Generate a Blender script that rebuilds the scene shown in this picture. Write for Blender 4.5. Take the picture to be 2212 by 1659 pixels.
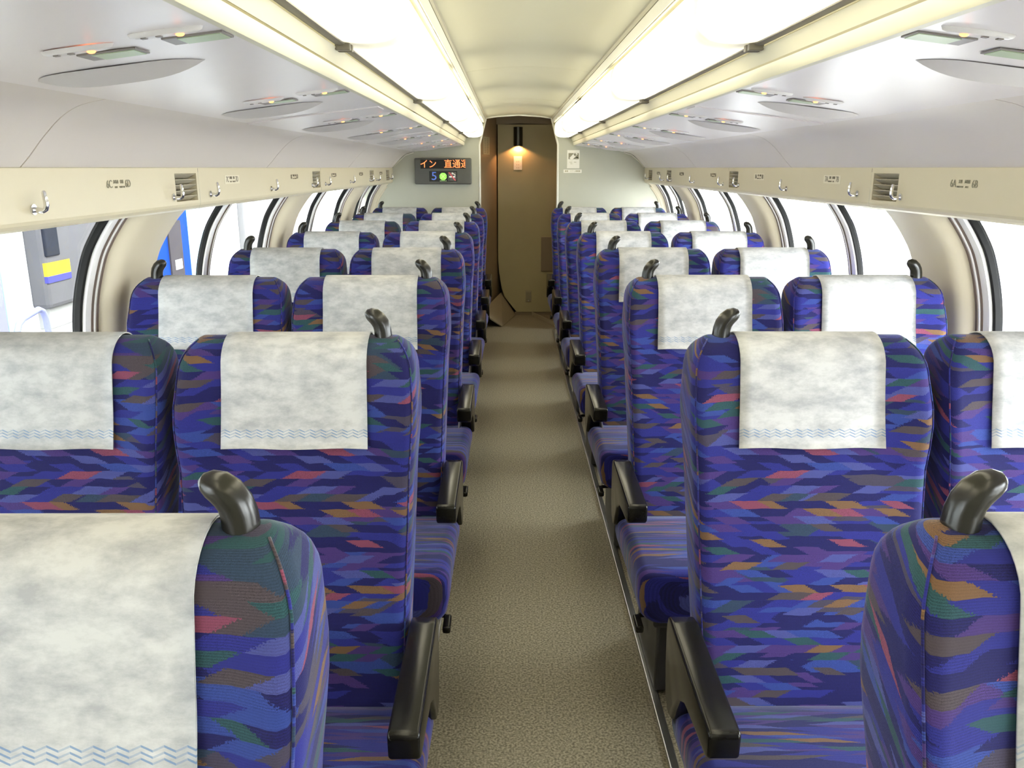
import bpy, bmesh, math, random
from mathutils import Vector, Matrix

for o in list(bpy.data.objects):
    bpy.data.objects.remove(o, do_unlink=True)
S = bpy.context.scene
C = S.collection
R = math.radians

# ------------------------------------------------------------------ camera, world, exposure
CAM_X, CAM_Z = -0.093, 1.53
cam_d = bpy.data.cameras.new('camera')
cam_d.sensor_width = 36.0
cam_d.lens = 1780.0 / 2212.0 * 36.0
cam_d.clip_start = 0.02
cam_d.clip_end = 200
cam = bpy.data.objects.new('camera', cam_d)
cam.location = (CAM_X, 0.0, CAM_Z)
cam.rotation_euler = (R(90 - 14.7), 0.0, R(-0.22))
C.objects.link(cam)
S.camera = cam

W = bpy.data.worlds.new('overcast_sky')
S.world = W
W.use_nodes = True
bgn = W.node_tree.nodes['Background']
bgn.inputs['Color'].default_value = (0.96, 0.98, 1.0, 1)
bgn.inputs['Strength'].default_value = 20.0

S.view_settings.view_transform = 'Standard'
S.view_settings.look = 'None'
S.view_settings.gamma = 1.0
S.view_settings.exposure = 0.35
S.view_settings.use_curve_mapping = False
try:
    S.cycles.use_denoising = True
    S.cycles.max_bounces = 10
    S.cycles.diffuse_bounces = 6
    S.cycles.transparent_max_bounces = 16
    S.cycles.sample_clamp_indirect = 8.0
except Exception:
    pass

LAMP_STRENGTH = 4.1
LAMP_COLOR = (1.0, 0.93, 0.68)

# ------------------------------------------------------------------ materials
MATS = {}
def nset(n, k, v):
    if k in n.inputs:
        n.inputs[k].default_value = v

def mat(name, col, rough=0.5, metal=0.0, noise=0.0, nscale=30.0, bump=0.0, emit=None, estr=0.0, spec=0.5, sheen=0.0, coat=0.0):
    if name in MATS:
        return MATS[name]
    m = bpy.data.materials.new(name)
    m.use_nodes = True
    nt = m.node_tree
    b = nt.nodes['Principled BSDF']
    nset(b, 'Base Color', (*col, 1)); nset(b, 'Roughness', rough); nset(b, 'Metallic', metal)
    nset(b, 'Specular IOR Level', spec); nset(b, 'Sheen Weight', sheen); nset(b, 'Coat Weight', coat)
    if emit:
        nset(b, 'Emission Color', (*emit, 1)); nset(b, 'Emission Strength', estr)
    if noise or bump:
        tc = nt.nodes.new('ShaderNodeTexCoord')
        nz = nt.nodes.new('ShaderNodeTexNoise')
        nset(nz, 'Scale', nscale); nset(nz, 'Detail', 4.0)
        nt.links.new(tc.outputs['Object'], nz.inputs['Vector'])
        if noise:
            mx = nt.nodes.new('ShaderNodeMix'); mx.data_type = 'RGBA'
            mx.inputs[6].default_value = (*[c * (1 - noise) for c in col], 1)
            mx.inputs[7].default_value = (*[min(1, c * (1 + noise)) for c in col], 1)
            nt.links.new(nz.outputs['Fac'], mx.inputs[0])
            nt.links.new(mx.outputs[2], b.inputs['Base Color'])
        if bump:
            bp = nt.nodes.new('ShaderNodeBump')
            nset(bp, 'Strength', bump); nset(bp, 'Distance', 0.002)
            nt.links.new(nz.outputs['Fac'], bp.inputs['Height'])
            nt.links.new(bp.outputs['Normal'], b.inputs['Normal'])
    MATS[name] = m
    return m

def mth(nt, op, a=None, b=None, c=None):
    n = nt.nodes.new('ShaderNodeMath'); n.operation = op
    for i, v in enumerate((a, b, c)):
        if v is None: continue
        if isinstance(v, (int, float)): n.inputs[i].default_value = v
        else: nt.links.new(v, n.inputs[i])
    return n.outputs[0]

def fabric_mat(name='moquette_fabric', su=19.0, sv=62.0):
    m = bpy.data.materials.new(name); m.use_nodes = True
    nt = m.node_tree; b = nt.nodes['Principled BSDF']
    uv = nt.nodes.new('ShaderNodeUVMap'); uv.uv_map = 'UVMap'
    sep = nt.nodes.new('ShaderNodeSeparateXYZ'); nt.links.new(uv.outputs[0], sep.inputs[0])
    oi = nt.nodes.new('ShaderNodeObjectInfo')
    rnd = mth(nt, 'MULTIPLY', oi.outputs['Random'], 7.0)
    u = sep.outputs[0]; v = sep.outputs[1]
    nz = nt.nodes.new('ShaderNodeTexNoise'); nset(nz, 'Scale', 22.0); nset(nz, 'Detail', 2.0)
    nt.links.new(uv.outputs[0], nz.inputs['Vector'])
    vv = mth(nt, 'ADD', v, mth(nt, 'MULTIPLY', nz.outputs['Fac'], 0.007))
    nf = nt.nodes.new('ShaderNodeTexNoise'); nset(nf, 'Scale', 420.0); nset(nf, 'Detail', 1.0)
    nt.links.new(uv.outputs[0], nf.inputs['Vector'])
    u = mth(nt, 'ADD', u, mth(nt, 'MULTIPLY', mth(nt, 'SUBTRACT', nf.outputs['Fac'], .5), 0.022))
    def layer(fu, fv, off, slant):
        # rows of parallelogram patches with random lengths
        r = mth(nt, 'ADD', mth(nt, 'MULTIPLY', vv, fv), off)
        rid = mth(nt, 'FLOOR', r); fr = mth(nt, 'FRACT', r)
        wn_ = nt.nodes.new('ShaderNodeTexWhiteNoise'); wn_.noise_dimensions = '1D'; nt.links.new(mth(nt, 'ADD', rid, 0.5), wn_.inputs['W'])
        sh = wn_.outputs['Value']
        a = mth(nt, 'ADD', mth(nt, 'MULTIPLY', u, fu), mth(nt, 'ADD', mth(nt, 'MULTIPLY', sh, 13.7), rnd))
        sg = mth(nt, 'MULTIPLY', mth(nt, 'SUBTRACT', mth(nt, 'MULTIPLY', mth(nt, 'GREATER_THAN', sh, .5), 2.0), 1.0), slant)
        a = mth(nt, 'ADD', a, mth(nt, 'MULTIPLY', fr, sg))
        vo = nt.nodes.new('ShaderNodeTexVoronoi'); vo.voronoi_dimensions = '1D'; nset(vo, 'Scale', 1.0); nset(vo, 'Randomness', .85)
        nt.links.new(mth(nt, 'ADD', a, mth(nt, 'MULTIPLY', rid, 37.13)), vo.inputs['W'])
        sc = nt.nodes.new('ShaderNodeSeparateColor'); nt.links.new(vo.outputs['Color'], sc.inputs[0])
        return sc
    l1 = layer(su, sv, 0.0, .6)
    l2 = layer(su * 0.60, sv * 0.50, 4.3, .6)
    def ramp(sock, stops):
        r = nt.nodes.new('ShaderNodeValToRGB'); r.color_ramp.interpolation = 'CONSTANT'
        e = r.color_ramp.elements
        e[0].position = stops[0][0]; e[0].color = (*stops[0][1], 1)
        e[1].position = stops[1][0]; e[1].color = (*stops[1][1], 1)
        for p, c in stops[2:]:
            x = e.new(p); x.color = (*c, 1)
        nt.links.new(sock, r.inputs[0]); return r
    navy = (.0065, .0062, .064); blue = (.0135, .0155, .142); royal = (.020, .038, .180); violet = (.040, .020, .112)
    teal = (.015, .050, .058); brown = (.048, .037, .044); pink = (.150, .037, .070); ochre = (.120, .066, .032); peri = (.043, .050, .180)
    r1 = ramp(l1.outputs[0], [(0, navy), (.26, blue), (.44, royal), (.52, violet), (.62, teal), (.72, brown), (.81, peri), (.89, ochre), (.945, pink)])
    r2 = ramp(l2.outputs[0], [(0, navy), (.34, blue), (.60, royal), (.68, violet), (.78, (.018, .034, .064)), (.88, (.040, .034, .058)), (.95, peri)])
    mx = nt.nodes.new('ShaderNodeMix'); mx.data_type = 'RGBA'
    sel = mth(nt, 'GREATER_THAN', l1.outputs[1], 0.36)
    nt.links.new(sel, mx.inputs[0]); nt.links.new(r2.outputs[0], mx.inputs[6]); nt.links.new(r1.outputs[0], mx.inputs[7])
    # rib weave
    rib = mth(nt, 'SINE', mth(nt, 'MULTIPLY', u, 1900.0))
    rib2 = mth(nt, 'SINE', mth(nt, 'MULTIPLY', v, 2300.0))
    ribm = mth(nt, 'MULTIPLY', mth(nt, 'ADD', rib, mth(nt, 'MULTIPLY', rib2, 0.6)), mth(nt, 'ADD', mth(nt, 'MULTIPLY', l1.outputs[2], 0.34), .05))
    fac = mth(nt, 'ADD', ribm, 1.05)
    sc = nt.nodes.new('ShaderNodeVectorMath'); sc.operation = 'SCALE'
    nt.links.new(mx.outputs[2], sc.inputs[0]); nt.links.new(fac, sc.inputs['Scale'])
    nt.links.new(sc.outputs[0], b.inputs['Base Color'])
    nset(b, 'Roughness', 0.85); nset(b, 'Specular IOR Level', 0.25); nset(b, 'Sheen Weight', 0.20); nset(b, 'Sheen Roughness', 0.4)
    nset(b, 'Sheen Tint', (.75, .8, 1, 1))
    bp = nt.nodes.new('ShaderNodeBump'); nset(bp, 'Strength', 0.15); nset(bp, 'Distance', 0.001)
    nt.links.new(mth(nt, 'ADD', rib, rib2), bp.inputs['Height']); nt.links.new(bp.outputs[0], b.inputs['Normal'])
    MATS[name] = m
    return m

def cover_mat():
    m = bpy.data.materials.new('nonwoven_cover'); m.use_nodes = True
    nt = m.node_tree; b = nt.nodes['Principled BSDF']
    uv = nt.nodes.new('ShaderNodeUVMap'); uv.uv_map = 'UVMap'
    sep = nt.nodes.new('ShaderNodeSeparateXYZ'); nt.links.new(uv.outputs[0], sep.inputs[0])
    u, v = sep.outputs[0], sep.outputs[1]
    mp = nt.nodes.new('ShaderNodeMapping'); nset(mp, 'Scale', (1.0, 1.8, 1.0))
    oi = nt.nodes.new('ShaderNodeObjectInfo')
    cx = nt.nodes.new('ShaderNodeCombineXYZ'); nt.links.new(mth(nt, 'MULTIPLY', oi.outputs['Random'], 9.0), cx.inputs[0])
    nt.links.new(uv.outputs[0], mp.inputs['Vector']); nt.links.new(cx.outputs[0], mp.inputs['Location'])
    n1 = nt.nodes.new('ShaderNodeTexNoise'); nset(n1, 'Scale', 14.0); nset(n1, 'Detail', 8.0); nset(n1, 'Roughness', 0.68)
    nt.links.new(mp.outputs[0], n1.inputs['Vector'])
    rp = nt.nodes.new('ShaderNodeValToRGB')
    rp.color_ramp.elements[0].position = .36; rp.color_ramp.elements[0].color = (.345, .35, .36, 1)
    rp.color_ramp.elements[1].position = .60; rp.color_ramp.elements[1].color = (.545, .548, .545, 1)
    nt.links.new(n1.outputs['Fac'], rp.inputs[0])
    # blue triple wave print near the lower hem (v measured up from the hem)
    per = 0.022
    tri = mth(nt, 'PINGPONG', u, per / 2)                       # 0..per/2
    zig = mth(nt, 'MULTIPLY', tri, 0.45)
    tot = None
    for k, v0 in enumerate((0.026, 0.032, 0.038)):
        d = mth(nt, 'ABSOLUTE', mth(nt, 'SUBTRACT', mth(nt, 'SUBTRACT', v, zig), v0 - 0.0025))
        ln = mth(nt, 'LESS_THAN', d, 0.0011)
        tot = ln if tot is None else mth(nt, 'MAXIMUM', tot, ln)
    # thicken on the falling flanks: thin/pale on the rising flanks
    side = mth(nt, 'GREATER_THAN', mth(nt, 'FRACT', mth(nt, 'DIVIDE', u, per)), 0.5)
    strength = mth(nt, 'MULTIPLY', tot, mth(nt, 'ADD', mth(nt, 'MULTIPLY', side, 0.35), 0.4))
    mx = nt.nodes.new('ShaderNodeMix'); mx.data_type = 'RGBA'
    nt.links.new(strength, mx.inputs[0]); nt.links.new(rp.outputs[0], mx.inputs[6]); mx.inputs[7].default_value = (.10, .20, .38, 1)
    nt.links.new(mx.outputs[2], b.inputs['Base Color'])
    nset(b, 'Roughness', 0.9); nset(b, 'Specular IOR Level', 0.15)
    MATS['cover'] = m
    return m

def carpet_mat():
    m = bpy.data.materials.new('speckled_carpet'); m.use_nodes = True
    nt = m.node_tree; b = nt.nodes['Principled BSDF']
    tc = nt.nodes.new('ShaderNodeTexCoord')
    n1 = nt.nodes.new('ShaderNodeTexNoise'); nset(n1, 'Scale', 150.0); nset(n1, 'Detail', 3.0)
    n2 = nt.nodes.new('ShaderNodeTexNoise'); nset(n2, 'Scale', 5.0); nset(n2, 'Detail', 4.0)
    nt.links.new(tc.outputs['Object'], n1.inputs['Vector']); nt.links.new(tc.outputs['Object'], n2.inputs['Vector'])
    rp = nt.nodes.new('ShaderNodeValToRGB')
    rp.color_ramp.elements[0].position = .36; rp.color_ramp.elements[0].color = (.10, .085, .05, 1)
    rp.color_ramp.elements[1].position = .66; rp.color_ramp.elements[1].color = (.32, .285, .205, 1)
    nt.links.new(n1.outputs['Fac'], rp.inputs[0])
    mx = nt.nodes.new('ShaderNodeMix'); mx.data_type = 'RGBA'; mx.blend_type = 'MULTIPLY'; mx.inputs[0].default_value = 0.35
    r2 = nt.nodes.new('ShaderNodeValToRGB'); r2.color_ramp.elements[0].color = (.75, .75, .72, 1)
    nt.links.new(n2.outputs['Fac'], r2.inputs[0])
    nt.links.new(rp.outputs[0], mx.inputs[6]); nt.links.new(r2.outputs[0], mx.inputs[7])
    nt.links.new(mx.outputs[2], b.inputs['Base Color'])
    bp = nt.nodes.new('ShaderNodeBump'); nset(bp, 'Strength', 0.3); nset(bp, 'Distance', 0.002)
    nt.links.new(n1.outputs['Fac'], bp.inputs['Height']); nt.links.new(bp.outputs[0], b.inputs['Normal'])
    nset(b, 'Roughness', 0.55); nset(b, 'Specular IOR Level', 0.4)
    return m

def glass_mat():
    m = bpy.data.materials.new('window_glass'); m.use_nodes = True
    nt = m.node_tree; nt.nodes.remove(nt.nodes['Principled BSDF'])
    out = nt.nodes['Material Output']
    t = nt.nodes.new('ShaderNodeBsdfTransparent'); t.inputs[0].default_value = (.93, .95, .95, 1)
    g = nt.nodes.new('ShaderNodeBsdfGlossy'); g.inputs['Roughness'].default_value = 0.02
    mx = nt.nodes.new('ShaderNodeMixShader'); mx.inputs[0].default_value = 0.05
    nt.links.new(t.outputs[0], mx.inputs[1]); nt.links.new(g.outputs[0], mx.inputs[2]); nt.links.new(mx.outputs[0], out.inputs[0])
    return m

M_FAB = fabric_mat()
M_CUSH = fabric_mat('cushion_moquette', 9.0, 75.0)
M_COVER = cover_mat()
M_CARPET = carpet_mat()
M_GLASS = glass_mat()
M_GRIP = mat('black_gloss_plastic', (.012, .011, .008), .27, spec=.5, noise=.1, nscale=60)
M_ARM = mat('black_satin_plastic', (.009, .0085, .007), .20, spec=.28, noise=.1, nscale=200)
M_FRAME = mat('dark_seat_frame', (.03, .03, .032), .45, noise=.15, nscale=40)
M_STEEL = mat('brushed_steel', (.55, .55, .56), .30, 1.0, noise=.08, nscale=90)
M_CHROME = mat('chrome', (.80, .80, .82), .12, 1.0, noise=.03, nscale=50)
M_PANEL = mat('cream_panel', (.585, .525, .375), .38, noise=.025, nscale=6)
M_POST = mat('cream_window_post', (.60, .54, .41), .45, noise=.03, nscale=8)
M_SOFFIT = mat('pale_grey_soffit', (.80, .755, .755), .30, noise=.02, nscale=5)
M_COVE = mat('grey_cove', (.72, .665, .625), .42, noise=.02, nscale=5)
M_CEIL = mat('ivory_ceiling', (.55, .53, .40), .5, noise=.02, nscale=3)
M_VAL = mat('ivory_valance', (.66, .63, .49), .35, noise=.02, nscale=20)
M_EDGE = mat('dull_ivory_edge', (.42, .39, .29), .4, noise=.03, nscale=20)
M_GUTTER = mat('grey_gutter', (.22, .20, .16), .4, noise=.1, nscale=30)
M_WALL = mat('grey_end_wall', (.45, .45, .37), .55, noise=.03, nscale=10)
M_BROWN = mat('brown_vestibule', (.37, .315, .165), .5, noise=.06, nscale=6)
M_BROWN2 = mat('dark_brown_vestibule', (.22, .165, .10), .5, noise=.06, nscale=6)
M_TRIM = mat('ivory_trim', (.78, .76, .66), .3, noise=.02, nscale=30)
M_GASK = mat('black_rubber', (.012, .012, .012), .7, spec=.1, noise=.1, nscale=60)
M_WHITEFR = mat('white_window_frame', (.86, .86, .86), .35, noise=.02, nscale=20)
M_BROWNFR = mat('brown_window_seal', (.12, .085, .07), .5, noise=.1, nscale=40)
M_LOWER = mat('lower_wall_carpet', (.30, .27, .22), .8, noise=.1, nscale=80)
M_DARK = mat('dark_recess', (.03, .027, .02), .7, noise=.1, nscale=30)
M_LOUV = mat('louver_beige', (.50, .46, .36), .45, noise=.03, nscale=40)
M_INK = mat('dark_ink', (.17, .145, .10), .6, noise=.05, nscale=60)
M_INKL = mat('grey_ink', (.25, .235, .165), .6, noise=.05, nscale=60)
M_SIGN = mat('charcoal_display_case', (.085, .085, .074), .45, noise=.08, nscale=30)
M_SIGNB = mat('black_display_glass', (.008, .007, .006), .25, noise=.1, nscale=30)
M_PAPER = mat('white_paper', (.80, .78, .70), .7, noise=.02, nscale=40)
M_STICK = mat('faint_sticker', (.68, .63, .49), .4, noise=.02, nscale=40)

# ------------------------------------------------------------------ helpers
def tag(o, label=None, cat=None, group=None, kind=None):
    if label: o['label'] = label
    if cat: o['category'] = cat
    if group: o['group'] = group
    if kind: o['kind'] = kind
    return o

def empty(name, loc=(0, 0, 0)):
    o = bpy.data.objects.new(name, None)
    o.empty_display_size = 0.05
    o.location = loc
    C.objects.link(o)
    return o

def mesh_obj(name, verts, faces, m, parent=None, uvs=None, smooth=False, loc=None):
    me = bpy.data.meshes.new(name)
    me.from_pydata([tuple(v) for v in verts], [], faces)
    if uvs:
        ul = me.uv_layers.new(name='UVMap')
        for p in me.polygons:
            for li, vi in zip(p.loop_indices, p.vertices):
                ul.data[li].uv = uvs[vi]
    if smooth:
        me.polygons.foreach_set('use_smooth', [True] * len(me.polygons))
    me.materials.append(m)
    me.update()
    o = bpy.data.objects.new(name, me)
    if loc: o.location = loc
    C.objects.link(o)
    if parent: o.parent = parent
    return o

def bm_obj(name, bm, m, parent=None, smooth=False, loc=None, fix=True):
    if fix:
        bmesh.ops.recalc_face_normals(bm, faces=bm.faces)
    me = bpy.data.meshes.new(name)
    bm.to_mesh(me); bm.free()
    if smooth:
        me.polygons.foreach_set('use_smooth', [True] * len(me.polygons))
    me.materials.append(m)
    o = bpy.data.objects.new(name, me)
    if loc: o.location = loc
    C.objects.link(o)
    if parent: o.parent = parent
    return o

def add_box(bm, x0, x1, y0, y1, z0, z1, bev=0.0, seg=2):
    r = bmesh.ops.create_cube(bm, size=1.0)
    vs = r['verts']
    for v in vs:
        v.co = Vector((x0 if v.co.x < 0 else x1, y0 if v.co.y < 0 else y1, z0 if v.co.z < 0 else z1))
    if bev:
        es = list({e for v in vs for e in v.link_edges})
        bmesh.ops.bevel(bm, geom=es, offset=bev, segments=seg, profile=0.5, affect='EDGES')

def box(name, x0, x1, y0, y1, z0, z1, m, parent=None, bev=0.0, seg=2, loc=None):
    bm = bmesh.new()
    add_box(bm, min(x0, x1), max(x0, x1), min(y0, y1), max(y0, y1), min(z0, z1), max(z0, z1), bev, seg)
    return bm_obj(name, bm, m, parent, loc=loc)

def tube_geo(pts, radii, n=12, flat=1.0, cap=True):
    """verts, faces of a tube along pts; radii number or list"""
    pts = [Vector(p) for p in pts]
    if isinstance(radii, (int, float)): radii = [radii] * len(pts)
    verts, faces = [], []
    prev = None
    for i, p in enumerate(pts):
        t = (pts[min(i + 1, len(pts) - 1)] - pts[max(i - 1, 0)]).normalized()
        if prev is None:
            a = Vector((0, 0, 1)) if abs(t.z) < 0.9 else Vector((1, 0, 0))
            nrm = (a - t * a.dot(t)).normalized()
        else:
            nrm = (prev - t * prev.dot(t)).normalized()
        prev = nrm
        bi = t.cross(nrm)
        for k in range(n):
            a = 2 * math.pi * k / n
            verts.append(p + nrm * (math.cos(a) * radii[i]) + bi * (math.sin(a) * radii[i] * flat))
    for i in range(len(pts) - 1):
        for k in range(n):
            k2 = (k + 1) % n
            faces.append((i * n + k, i * n + k2, (i + 1) * n + k2, (i + 1) * n + k))
    if cap:
        faces.append(tuple(range(n - 1, -1, -1)))
        faces.append(tuple((len(pts) - 1) * n + k for k in range(n)))
    return verts, faces

def tube(name, pts, radii, m, parent=None, n=12, flat=1.0, loc=None):
    v, f = tube_geo(pts, radii, n, flat)
    return mesh_obj(name, v, f, m, parent, smooth=True, loc=loc)

def prism(name, poly, axis, a0, a1, m, parent=None, bev=0.0, seg=2, loc=None, smooth=False):
    """extrude a 2-D polygon along axis: 'x' poly=(y,z); 'y' poly=(x,z); 'z' poly=(x,y)"""
    bm = bmesh.new()
    def P(p, a):
        return {'x': (a, p[0], p[1]), 'y': (p[0], a, p[1]), 'z': (p[0], p[1], a)}[axis]
    A = [bm.verts.new(P(p, a0)) for p in poly]
    B = [bm.verts.new(P(p, a1)) for p in poly]
    bm.faces.new(A); bm.faces.new(B[::-1])
    n = len(poly)
    for i in range(n):
        bm.faces.new((A[i], A[(i + 1) % n], B[(i + 1) % n], B[i]))
    if bev:
        bmesh.ops.recalc_face_normals(bm, faces=bm.faces)
        bmesh.ops.bevel(bm, geom=list(bm.edges), offset=bev, segments=seg, profile=0.5, affect='EDGES')
    return bm_obj(name, bm, m, parent, loc=loc, smooth=smooth)

def sheet(name, prof, y0, y1, m, parent=None, thick=0.012, smooth=True, loc=None):
    """profile (x,z) polyline swept along y, thickened to its left-hand normal side"""
    n = len(prof)
    nr = []
    for i in range(n):
        a = Vector(prof[max(i - 1, 0)]); b = Vector(prof[min(i + 1, n - 1)])
        d = (b - a).normalized(); nr.append(Vector((-d.y, d.x)))
    verts = []
    for y in (y0, y1):
        for i in range(n): verts.append((prof[i][0], y, prof[i][1]))
        for i in range(n): q = Vector(prof[i]) + nr[i] * thick; verts.append((q.x, y, q.y))
    F = []
    for i in range(n - 1):
        F.append((i, i + 1, 2 * n + i + 1, 2 * n + i))
        F.append((n + i, 3 * n + i, 3 * n + i + 1, n + i + 1))
        F.append((i, n + i, n + i + 1, i + 1))
        F.append((2 * n + i, 2 * n + i + 1, 3 * n + i + 1, 3 * n + i))
    F.append((0, 2 * n, 3 * n, n)); F.append((n - 1, 2 * n - 1, 4 * n - 1, 3 * n - 1))
    bm = bmesh.new()
    vs = [bm.verts.new(v) for v in verts]
    for f in F: bm.faces.new([vs[i] for i in f])
    o = bm_obj(name, bm, m, parent, loc=loc)
    if smooth:
        me = o.data
        me.polygons.foreach_set('use_smooth', [True] * len(me.polygons))
        try: me.set_sharp_from_angle(angle=R(35))
        except Exception: pass
    return o

def auto_sharp(o, deg=40):
    me = o.data
    me.polygons.foreach_set('use_smooth', [True] * len(me.polygons))
    try: me.set_sharp_from_angle(angle=R(deg))
    except Exception: pass
    return o

def text_mesh(body, size, extr=0.0004, align='CENTER'):
    cu = bpy.data.curves.new('txt', 'FONT')
    cu.body = body; cu.size = size; cu.extrude = extr
    cu.align_x = align; cu.align_y = 'CENTER'; cu.resolution_u = 3
    t = bpy.data.objects.new('txt', cu); C.objects.link(t)
    dg = bpy.context.evaluated_depsgraph_get()
    me = bpy.data.meshes.new_from_object(t.evaluated_get(dg))
    bpy.data.objects.remove(t, do_unlink=True)
    bpy.data.curves.remove(cu)
    me.materials.clear()
    return me

FACE = {
    'near': Matrix(((1, 0, 0, 0), (0, 0, -1, 0), (0, 1, 0, 0), (0, 0, 0, 1))),        # on a wall facing the camera (-y)
    'left': Matrix(((0, 0, 1, 0), (1, 0, 0, 0), (0, 1, 0, 0), (0, 0, 0, 1))),         # on the left wall, facing +x
    'right': Matrix(((0, 0, -1, 0), (-1, 0, 0, 0), (0, 1, 0, 0), (0, 0, 0, 1))),      # on the right wall, facing -x
}
def place_text(name, body, size, loc, face, m, parent, sx=1.0, sy=1.0, clip=None):
    me = text_mesh(body, size)
    if clip:
        bm = bmesh.new(); bm.from_mesh(me)
        bmesh.ops.bisect_plane(bm, geom=bm.verts[:] + bm.edges[:] + bm.faces[:], plane_co=(clip, 0, 0), plane_no=(1, 0, 0), clear_outer=True)
        bm.to_mesh(me); bm.free()
    me.transform(Matrix.Translation(Vector(loc)) @ FACE[face] @ Matrix.Diagonal((sx, sy, 1, 1)))
    me.materials.append(m)
    me.name = name
    o = bpy.data.objects.new(name, me); C.objects.link(o); o.parent = parent
    return o

def join_meshes(name, objs, parent):
    """merge several small same-material pieces of print into one part"""
    bm = bmesh.new()
    for o in objs: bm.from_mesh(o.data)
    m = objs[0].data.materials[0]
    for o in objs: bpy.data.objects.remove(o, do_unlink=True)
    return bm_obj(name, bm, m, parent, fix=False)

def lerp_table(tab, z):
    if z <= tab[0][0]: return tab[0][1]
    for (a, va), (b, vb) in zip(tab, tab[1:]):
        if z <= b:
            t = (z - a) / (b - a); return va + (vb - va) * t
    return tab[-1][1]

def smooth_table(tab):
    """Catmull-Rom resample of a (z, value) table"""
    out = []
    n = len(tab)
    for i in range(n - 1):
        p0 = tab[max(i - 1, 0)]; p1 = tab[i]; p2 = tab[i + 1]; p3 = tab[min(i + 2, n - 1)]
        for k in range(6):
            t = k / 6
            q = []
            for c in (0, 1):
                a, b, cc, d = p0[c], p1[c], p2[c], p3[c]
                q.append(0.5 * ((2 * b) + (-a + cc) * t + (2 * a - 5 * b + 4 * cc - d) * t * t + (-a + 3 * b - 3 * cc + d) * t ** 3))
            out.append(tuple(q))
    out.append(tab[-1])
    return out

ORD = ['first', 'second', 'third', 'fourth', 'fifth', 'sixth', 'seventh', 'eighth', 'ninth', 'tenth', 'eleventh', 'twelfth']

# ------------------------------------------------------------------ the car body
Y0, Y1 = -1.7, 7.95          # rear partition, far partition
PITCH = 0.97
CREST0 = 0.77                # crest of the nearest row
PX = 1.177                   # number panel face

floor = mesh_obj('floor', [(-1.45, Y0, 0), (1.45, Y0, 0), (1.45, 9.6, 0), (-1.45, 9.6, 0), (-1.45, Y0, -.06), (1.45, Y0, -.06), (1.45, 9.6, -.06), (-1.45, 9.6, -.06)],
                 [(0, 1, 2, 3), (7, 6, 5, 4), (0, 4, 5, 1), (1, 5, 6, 2), (2, 6, 7, 3), (3, 7, 4, 0)], M_CARPET)
tag(floor, 'speckled brown-grey carpet down the aisle', kind='structure')
for s in (-1, 1):
    box('seat_rail', s * .328, s * .352, Y0 + .2, Y1 - .1, 0.0, 0.014, M_STEEL, floor, bev=.003)
    box('seat_rail', s * 1.15, s * 1.166, Y0 + .2, Y1 - .1, 0.0, 0.014, M_STEEL, floor, bev=.003)

# roof shell (keeps daylight out above the lining) = the ceiling
roof_prof = [(1.46, 1.36), (1.44, 1.5), (1.36, 1.72), (1.18, 1.93), (.85, 2.09), (.45, 2.17), (0, 2.20)]
roof_prof = roof_prof + [(-x, z) for x, z in roof_prof[-2::-1]]
ceiling = sheet('ceiling', roof_prof[::-1], Y0 - .05, 9.6, M_CEIL, thick=0.03)
tag(ceiling, 'arched ivory ceiling lining over the aisle', kind='structure')

# centre ceiling panels
def ceil_prof():
    n = 16; w = .307; zc = 1.978; rise = .028
    return [(-w + 2 * w * i / n, zc + rise * (1 - (2 * i / n - 1) ** 2)) for i in range(n + 1)]
seams = [Y0, .48, 2.36, 4.26, 6.17, Y1 + .01]
for a, b in zip(seams, seams[1:]):
    sheet('ceiling_panel', ceil_prof(), a + .002, b - .002, M_CEIL, ceiling, thick=.02)

SOF_A = (.512, 1.732)     # inner edge of the soffit
SOF_B = (.972, 1.675)     # outer edge of the soffit, where the cove starts
def sof_z(x): return SOF_A[1] + (abs(x) - SOF_A[0]) / (SOF_B[0] - SOF_A[0]) * (SOF_B[1] - SOF_A[1])
cove_seams = [Y0, -.04, 1.90, 3.83, 5.77, 7.70, Y1]
sof_seams = [Y0, .93, 2.87, 4.81, 6.75, Y1]
def mirror(prof, s):
    return prof if s > 0 else [(-x, z) for x, z in prof]
def msheet(name, prof, y0, y1, m, parent, s, thick):
    # profile listed from centre outwards for s>0 thickens upwards
    return sheet(name, mirror(prof, s), y0, y1, m, parent, thick=thick * s)

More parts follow.
